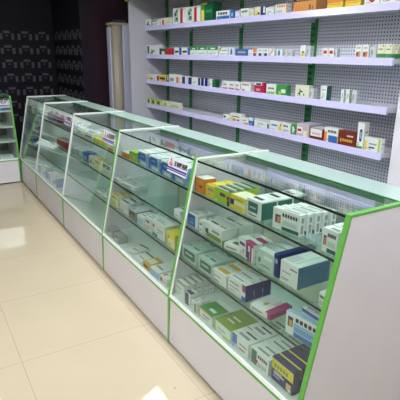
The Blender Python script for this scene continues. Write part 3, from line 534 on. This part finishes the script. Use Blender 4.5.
ROWS = {
 'wall0': [
  (5.579, 0.143, 0.086, 0.035, 1, 'white_black', 0, 2.604),
  (5.422, 0.203, 0.083, 0.056, 1, 'white_green_edge', 0, 2.604),
  (5.212, 0.057, 0.07, 0.035, 1, 'pale_pink', 0, 2.604),
  (5.15, 0.23, 0.08, 0.049, 1, 'cream_red', 0, 2.604),
  (4.872, 0.299, 0.163, 0.049, 1, 'leaf_red_stripe', 0, 2.604),
  (4.567, 0.279, 0.155, 0.049, 1, 'leaf_red_stripe', 0, 2.604),
  (4.278, 0.227, 0.173, 0.1, 1, 'tall_green', 0, 2.604),
  (3.998, 0.227, 0.08, 0.042, 1, 'white_blue_base', 0, 2.604),
  (3.764, 0.063, 0.073, 0.035, 1, 'blue_plain', 0, 2.604),
  (3.685, 0.077, 0.063, 0.028, 1, 'pale_lilac', 0, 2.604),
  (3.6, 0.122, 0.075, 0.049, 1, 'white_green_text', 0, 2.604),
  (3.471, 0.059, 0.065, 0.035, 1, 'cream_plain', 0, 2.604),
  (3.398, 0.075, 0.076, 0.035, 1, 'cream_yellow', 0, 2.604),
  (3.316, 0.06, 0.075, 0.035, 1, 'navy_white', 0, 2.604),
  (3.25, 0.102, 0.061, 0.042, 1, 'white_plain', 0, 2.604),
  (3.129, 0.144, 0.075, 0.049, 1, 'white_orange', 0, 2.604),
  (2.916, 0.24, 0.123, 0.11, 1, 'kraft_brown', 0, 2.604),
  (2.563, 0.143, 0.075, 0.042, 1, 'orange_yellow', 0, 2.604),
  (2.398, 0.131, 0.075, 0.042, 1, 'orange_yellow', 0, 2.604),
  (2.238, 0.121, 0.083, 0.049, 1, 'white_red_bowl', 0, 2.604),
  (2.112, 0.115, 0.083, 0.049, 1, 'white_red_bowl', 0, 2.604),
 ],
 'wall1': [
  (5.567, 0.336, 0.116, 0.049, 1, 'white_leaf', 0, 2.604),
  (5.218, 0.136, 0.071, 0.035, 1, 'green_white', 0, 2.604),
  (5.074, 0.205, 0.075, 0.042, 1, 'red_plain', 0, 2.604),
  (4.857, 0.156, 0.081, 0.042, 1, 'white_blue_side', 0, 2.604),
  (4.692, 0.189, 0.081, 0.042, 1, 'white_blue_side', 0, 2.604),
  (4.492, 0.151, 0.089, 0.035, 1, 'green_top_white', 0, 2.604),
  (4.335, 0.184, 0.089, 0.035, 1, 'green_top_white', 0, 2.604),
  (4.142, 0.188, 0.089, 0.035, 1, 'green_top_white', 0, 2.604),
  (3.933, 0.165, 0.076, 0.042, 1, 'white_lime_corner', 0, 2.604),
  (3.763, 0.089, 0.074, 0.035, 1, 'white_blue_figure', 0, 2.604),
  (3.658, 0.183, 0.063, 0.049, 1, 'blue_yellow_text', 0, 2.604),
  (3.467, 0.067, 0.057, 0.035, 1, 'white_plain', 0, 2.604),
  (3.395, 0.056, 0.065, 0.035, 1, 'orange_purple', 0, 2.604),
  (3.333, 0.069, 0.069, 0.035, 1, 'white_navy_spot', 0, 2.604),
  (3.258, 0.069, 0.068, 0.035, 1, 'white_navy_spot', 0, 2.604),
  (3.184, 0.072, 0.066, 0.042, 1, 'white_pink_diagonal', 0, 2.604),
  (3.083, 0.074, 0.057, 0.035, 1, 'white_blue_figure', 0, 2.604),
  (2.996, 0.051, 0.052, 0.028, 1, 'pale_grey', 0, 2.604),
  (2.938, 0.044, 0.051, 0.028, 1, 'pale_grey', 0, 2.604),
  (2.803, 0.055, 0.088, 0.035, 1, 'white_yellow_black', 0, 2.604),
  (2.739, 0.045, 0.083, 0.035, 1, 'pale_grey', 0, 2.604),
  (2.572, 0.055, 0.069, 0.028, 1, 'white_pink_spot', 0, 2.604),
  (2.513, 0.054, 0.068, 0.028, 1, 'white_pink_spot', 0, 2.604),
  (2.453, 0.026, 0.06, 0.028, 1, 'pale_grey', 0, 2.604),
  (2.271, 0.055, 0.087, 0.035, 1, 'white_orange_blue', 0, 2.604),
  (2.213, 0.054, 0.086, 0.035, 1, 'white_orange_blue', 0, 2.604),
  (2.151, 0.052, 0.075, 0.035, 1, 'pale_grey', 0, 2.604),
  (2.093, 0.055, 0.09, 0.042, 1, 'cream_green_base', 0, 2.604),
  (2.034, 0.052, 0.088, 0.042, 1, 'cream_green_base', 0, 2.604),
  (2.077, 0.046, 0.091, 0.042, 1, 'cream_green_base', 0, 2.734),
 ],
 'wall2': [
  (5.554, 0.146, 0.076, 0.035, 1, 'cream_yellow', 0, 2.604),
  (5.397, 0.087, 0.074, 0.035, 1, 'white_plain', 0, 2.604),
  (5.302, 0.055, 0.061, 0.028, 1, 'red_plain', 0, 2.604),
  (5.241, 0.18, 0.078, 0.035, 1, 'yellow_dark', 0, 2.604),
  (5.048, 0.056, 0.065, 0.028, 1, 'navy_white', 0, 2.604),
  (4.98, 0.238, 0.098, 0.049, 1, 'white_orange_side', 0, 2.604),
  (4.732, 0.126, 0.089, 0.035, 1, 'white_navy_side', 0, 2.604),
  (4.599, 0.136, 0.087, 0.035, 1, 'white_navy_side', 0, 2.604),
  (4.455, 0.13, 0.085, 0.035, 1, 'white_plain', 0, 2.604),
  (4.321, 0.065, 0.079, 0.035, 1, 'navy_plain', 0, 2.604),
  (4.25, 0.067, 0.081, 0.035, 1, 'navy_plain', 0, 2.604),
  (4.177, 0.067, 0.08, 0.035, 1, 'navy_plain', 0, 2.604),
  (4.104, 0.057, 0.081, 0.035, 1, 'white_plain', 0, 2.604),
  (4.042, 0.072, 0.08, 0.042, 1, 'dark_green', 0, 2.604),
  (3.867, 0.098, 0.077, 0.042, 1, 'white_red_base', 0, 2.604),
  (3.76, 0.101, 0.079, 0.042, 1, 'white_red_base', 0, 2.604),
  (3.651, 0.077, 0.077, 0.042, 1, 'white_red_base', 0, 2.604),
  (3.553, 0.144, 0.082, 0.049, 1, 'white_pink_text', 0, 2.604),
  (3.358, 0.141, 0.092, 0.049, 1, 'crimson_white', 0, 2.604),
  (3.19, 0.125, 0.085, 0.042, 1, 'white_lime_base', 0, 2.604),
  (3.058, 0.134, 0.086, 0.042, 1, 'green_yellow', 0, 2.604),
  (2.827, 0.151, 0.098, 0.042, 1, 'cream_plant', 0, 2.604),
  (2.67, 0.043, 0.08, 0.035, 1, 'pale_grey', 0, 2.604),
  (2.555, 0.061, 0.107, 0.049, 1, 'white_teal_side', 0, 2.604),
  (2.359, 0.035, 0.092, 0.035, 1, 'white_thin', 0, 2.604),
  (2.313, 0.041, 0.095, 0.035, 1, 'white_thin', 0, 2.604),
  (2.259, 0.042, 0.093, 0.035, 1, 'pale_grey', 0, 2.604),
 ],
 'wall3': [
  (5.6, 0.12, 0.071, 0.035, 1, 'lime_dark', 0, 2.604),
  (5.468, 0.133, 0.072, 0.035, 1, 'lime_dark', 0, 2.604),
  (5.324, 0.138, 0.072, 0.035, 1, 'lime_dark', 0, 2.604),
  (5.169, 0.158, 0.079, 0.035, 1, 'white_lime', 0, 2.604),
  (4.985, 0.271, 0.082, 0.035, 1, 'cream_plain', 0, 2.604),
  (3.835, 0.113, 0.059, 0.035, 1, 'white_black_spot', 0, 2.604),
  (3.714, 0.188, 0.086, 0.042, 1, 'white_fruit', 0, 2.604),
  (3.518, 0.093, 0.065, 0.035, 1, 'white_orange_base', 0, 2.604),
  (3.414, 0.064, 0.076, 0.035, 1, 'blue_white', 0, 2.604),
  (3.335, 0.218, 0.079, 0.042, 1, 'white_grey_band', 0, 2.604),
  (3.11, 0.147, 0.085, 0.042, 1, 'white_yellow_corner', 0, 2.604),
  (2.956, 0.101, 0.083, 0.049, 1, 'white_plain_text', 0, 2.604),
  (2.849, 0.06, 0.085, 0.049, 1, 'green_white_spray', 0, 2.604),
  (2.784, 0.143, 0.103, 0.16, 1, 'pink_printed', 0, 2.604),
  (2.631, 0.138, 0.088, 0.12, 1, 'white_red_frame', 0, 2.604),
  (2.482, 0.134, 0.111, 0.056, 1, 'white_blue_orange', 0, 2.604),
  (2.343, 0.16, 0.107, 0.056, 1, 'brown_gold', 0, 2.604),
  (2.175, 0.057, 0.184, 0.049, 1, 'tall_white_oval', 0, 2.604),
  (2.11, 0.138, 0.095, 0.038, 1, 'white_yellow_end', 0, 2.604),
 ],
 'case03': [
  (2.003, 0.092, 0.077, 0.07, 1, 'orange_plain', 0, 1.196),
  (1.896, 0.079, 0.062, 0.07, 2, 'yellow_grey_text', 0, 1.193),
  (1.815, 0.129, 0.068, 0.04, 4, 'lime_purple', 0, 1.194),
  (1.681, 0.117, 0.066, 0.09, 1, 'yellow_rows', 0, 1.194),
  (1.558, 0.1, 0.082, 0.085, 3, 'green_panel', 0, 1.197),
  (1.384, 0.145, 0.088, 0.03, 5, 'herb_white', 0.12, 1.199),
  (1.107, 0.072, 0.09, 0.045, 4, 'herb_white', 0, 1.199),
 ],
 'case02': [
  (2.003, 0.1, 0.075, 0.05, 2, 'blue_label', 0, 1.155),
  (1.889, 0.039, 0.066, 0.12, 1, 'white_plain_text', 0, 1.153),
  (1.843, 0.162, 0.072, 0.09, 2, 'white_olive_base', 0, 1.154),
  (1.651, 0.127, 0.03, 0.12, 1, 'teal_bar_flat', 0.25, 1.145),
  (1.571, 0.126, 0.085, 0.05, 2, 'magenta_v', -0.1, 1.157),
  (1.424, 0.113, 0.085, 0.045, 3, 'pale_green_white', 0, 1.157),
  (1.317, 0.03, 0.1, 0.2, 1, 'navy_tall', 0, 1.161),
  (1.273, 0.102, 0.092, 0.17, 1, 'white_blue_sided', 0.0, 1.159),
  (1.051, 0.036, 0.055, 0.14, 1, 'white_plain_text', 0, 1.151),
 ],
 'case01': [
  (2.002, 0.147, 0.072, 0.09, 3, 'teal_frame', 0, 1.117),
  (1.835, 0.132, 0.072, 0.09, 3, 'teal_frame', 0, 1.117),
  (1.692, 0.111, 0.062, 0.06, 3, 'white_olive_top', 0, 1.114),
  (1.569, 0.131, 0.078, 0.045, 3, 'white_magenta_navy', 0, 1.118),
  (1.387, 0.121, 0.026, 0.13, 1, 'flat_magenta', 0.1, 1.106),
  (1.18, 0.159, 0.095, 0.02, 1, 'blue_photo', 0.12, 1.122),
  (1.147, 0.118, 0.11, 0.02, 4, 'white_blue_strip', 0.0, 1.17),
 ],
 'case00': [
  (2.003, 0.1, 0.085, 0.035, 5, 'white_strip', 0, 1.073),
  (1.886, 0.052, 0.07, 0.05, 1, 'blue_corner', 0, 1.07),
  (1.818, 0.05, 0.055, 0.04, 2, 'olive_narrow', 0, 1.067),
  (1.739, 0.12, 0.055, 0.13, 1, 'green_top_flat', 0, 1.067),
  (1.603, 0.133, 0.06, 0.16, 1, 'olive_top_box', 0, 1.068),
  (1.457, 0.119, 0.07, 0.08, 3, 'white_blue_corner', 0, 1.07),
  (1.325, 0.12, 0.074, 0.08, 3, 'white_green_patch', 0, 1.071),
  (1.194, 0.125, 0.105, 0.04, 5, 'purple_yellow', 0, 1.078),
 ],
 'case13': [
  (2.989, 0.132, 0.035, 0.07, 1, 'orange_plain', 0, 1.187),
  (2.861, 0.115, 0.06, 0.08, 1, 'lime_box', 0, 1.192),
  (2.734, 0.145, 0.085, 0.07, 3, 'blue_white_wave', 0, 1.198),
  (2.568, 0.146, 0.085, 0.07, 3, 'blue_white_wave', 0, 1.198),
  (2.403, 0.133, 0.085, 0.07, 3, 'blue_white_wave', 0, 1.198),
  (2.252, 0.127, 0.085, 0.07, 3, 'blue_white_wave', 0, 1.198),
 ],
 'case12': [
  (3.114, 0.03, 0.03, 0.1, 1, 'pale_grey', 0, 1.145),
  (3.042, 0.094, 0.025, 0.12, 1, 'white_plain_text', 0, 1.144),
  (2.91, 0.189, 0.022, 0.1, 1, 'white_plain_text', 0.1, 1.143),
  (2.152, 0.069, 0.05, 0.12, 1, 'white_plain', 0, 1.15),
 ],
 'case11': [
  (3.044, 0.13, 0.085, 0.04, 3, 'cream_yellow_patch', 0, 1.119),
  (2.884, 0.141, 0.08, 0.05, 3, 'white_black_stripe', 0, 1.118),
  (2.718, 0.114, 0.065, 0.12, 1, 'grey_window', 0, 1.115),
  (2.581, 0.098, 0.065, 0.09, 1, 'white_blue_window', 0, 1.115),
  (2.47, 0.086, 0.085, 0.07, 2, 'white_plain_text', 0, 1.119),
  (2.375, 0.164, 0.095, 0.06, 3, 'white_red_blue', 0, 1.122),
  (2.188, 0.102, 0.085, 0.07, 2, 'yellow_cream', 0, 1.119),
 ],
 'case10': [
  (3.016, 0.104, 0.055, 0.06, 1, 'grey_carton', 0, 1.067),
  (2.889, 0.102, 0.055, 0.06, 1, 'grey_carton', 0, 1.067),
  (2.655, 0.099, 0.02, 0.12, 1, 'wire_white', 0.2, 1.059),
  (2.54, 0.123, 0.02, 0.1, 1, 'wire_white', 0, 1.059),
  (2.397, 0.086, 0.04, 0.1, 1, 'yellow_brown', 0, 1.063),
  (2.293, 0.113, 0.045, 0.16, 1, 'white_blue_flat', 0, 1.064),
  (2.161, 0.081, 0.045, 0.14, 1, 'white_pink_dot', 0, 1.064),
 ],
 'case23': [
  (4.015, 0.167, 0.05, 0.1, 1, 'white_plain_text', 0, 1.19),
  (3.825, 0.204, 0.055, 0.09, 2, 'white_blue_text', 0, 1.191),
  (3.588, 0.14, 0.04, 0.12, 1, 'yellow_lime', 0, 1.188),
  (3.425, 0.151, 0.04, 0.12, 1, 'yellow_lime', 0, 1.188),
  (3.253, 0.101, 0.04, 0.1, 1, 'cream_orange', 0, 1.188),
 ],
 'case22': [
  (4.093, 0.132, 0.06, 0.08, 1, 'pale_green_white', 0, 1.152),
  (3.939, 0.152, 0.07, 0.08, 1, 'pale_green_white', 0, 1.154),
  (3.767, 0.117, 0.08, 0.08, 1, 'blue_plain', 0, 1.156),
  (3.621, 0.134, 0.075, 0.08, 1, 'cream_plant', 0, 1.155),
  (3.476, 0.137, 0.075, 0.08, 1, 'cream_yellow_patch', 0, 1.155),
  (3.296, 0.146, 0.075, 0.08, 1, 'green_top_white', 0, 1.155),
 ],
 'case21': [
  (3.344, 0.111, 0.03, 0.1, 1, 'white_plain_text', 0, 1.107),
  (3.211, 0.125, 0.03, 0.1, 1, 'white_plain_text', 0, 1.107),
 ],
 'case33': [
  (5.15, 0.116, 0.045, 0.08, 1, 'yellow_lime', 0, 1.189),
  (5.048, 0.426, 0.085, 0.08, 1, 'dark_red', 0, 1.198),
  (4.603, 0.352, 0.085, 0.08, 1, 'dark_red', 0, 1.198),
 ],
 'case32': [
  (4.585, 0.31, 0.07, 0.08, 1, 'red_plain', 0, 1.154),
 ],
 'case30': [
  (5.129, 0.135, 0.085, 0.08, 1, 'blue_label', 0, 1.073),
  (4.95, 0.148, 0.085, 0.08, 1, 'white_blue_side', 0, 1.073),
  (4.74, 0.138, 0.085, 0.08, 1, 'blue_label', 0, 1.073),
  (4.545, 0.147, 0.085, 0.08, 1, 'white_blue_side', 0, 1.073),
 ],
 'case43': [
  (6.0, 0.217, 0.07, 0.08, 1, 'pale_grey', 0, 1.195),
  (5.629, 0.242, 0.07, 0.08, 1, 'pale_green_white', 0, 1.195),
 ],
 'case42': [
  (6.006, 0.16, 0.08, 0.08, 1, 'white_blue_side', 0, 1.156),
  (5.792, 0.209, 0.08, 0.08, 1, 'blue_label', 0, 1.156),
  (5.533, 0.193, 0.08, 0.08, 1, 'white_blue_side', 0, 1.156),
 ],
 'case41': [
  (6.006, 0.151, 0.08, 0.08, 1, 'blue_label', 0, 1.118),
  (5.799, 0.213, 0.08, 0.08, 1, 'white_blue_side', 0, 1.118),
  (5.534, 0.149, 0.08, 0.08, 1, 'blue_plain', 0, 1.118),
 ],
}
ORD = ['first', 'second', 'third', 'fourth', 'fifth', 'sixth', 'seventh', 'eighth', 'ninth', 'tenth'] + ['%dth' % i for i in range(11, 21)] + ['21st', '22nd', '23rd', '24th', '25th', '26th', '27th', '28th', '29th', '30th', '31st', '32nd']
WALL_NAME = ['top wall shelf', 'second wall shelf', 'third wall shelf', 'lowest stocked wall shelf']
CASE_NAME = ['nearest case', 'second case', 'third case', 'fourth case', 'farthest case']
LEVEL_NAME = ['bottom deck', 'lower shelf', 'middle shelf', 'upper shelf']
CASE_Z = [0.3045, 0.515, 0.687, 0.872]
for key, row in ROWS.items():
    wall = key.startswith('wall')
    if wall: z, place = SHELF_Z[int(key[4])] - 0.001, WALL_NAME[int(key[4])]
    else: z, place = CASE_Z[int(key[5])], CASE_NAME[int(key[4])] + ' ' + LEVEL_NAME[int(key[5])]
    for i, (y, w, h, d, n, design, rot, x) in enumerate(row):
        w = w - 0.0015
        for j in range(n):
            if j == 0: o, words = make_box(design, w, h, d); src = o
            else: o = src.copy(); COL.objects.link(o)
            step = d + (0.007 if design in ('herb_white', 'white_blue_strip') else 0.004)
            shift = -{'herb_white': 0.010 if i == 5 else 0.0, 'white_blue_strip': 0.0}.get(design, 0.0) * j
            c, s = math.cos(rot), math.sin(rot)
            o.location = (x + j * step * c + (math.sin(abs(rot)) * w if rot < 0 else 0) , y - 0.0005 + j * step * s + shift, z + 0.0002)
            o.rotation_euler = (0, 0, rot)
            where = '%s from left on %s' % (ORD[i], place) if i else 'leftmost on ' + place
            if n > 1: where = ('front one, ' if j == 0 else ORD[j] + ' one back, ') + where.replace(' on ', ', ')
            tag(o, words + ', ' + where, 'medicine box', 'medicine boxes on the ' + place)

# the few boxes in the crosswise case at the far left
for design, xr, z, w, h, dy, where in (('blue_plain', 0.96, 0.872, 0.20, 0.05, 0.015, 'right one on the upper shelf of the crosswise case'), ('white_blue_side', 0.50, 0.872, 0.20, 0.06, 0.03, 'left one on the upper shelf of the crosswise case'),
                                  ('dark_red', 0.70, 0.515, 0.14, 0.07, 0.02, 'on the lower shelf of the crosswise case'),
                                  ('white_plain', 0.80, 0.3045, 0.16, 0.04, 0.04, 'left one on the deck of the crosswise case'), ('white_plain_text', 0.97, 0.3045, 0.14, 0.03, 0.06, 'right one on the deck of the crosswise case')):
    o, words = make_box(design, w, h, 0.1)
    o.location = (xr - w, 5.945 + sx(z + h) + dy, z + 0.0002); o.rotation_euler = (0, 0, math.pi / 2)
    tag(o, words + ', ' + where, 'medicine box', 'medicine boxes in the crosswise case')
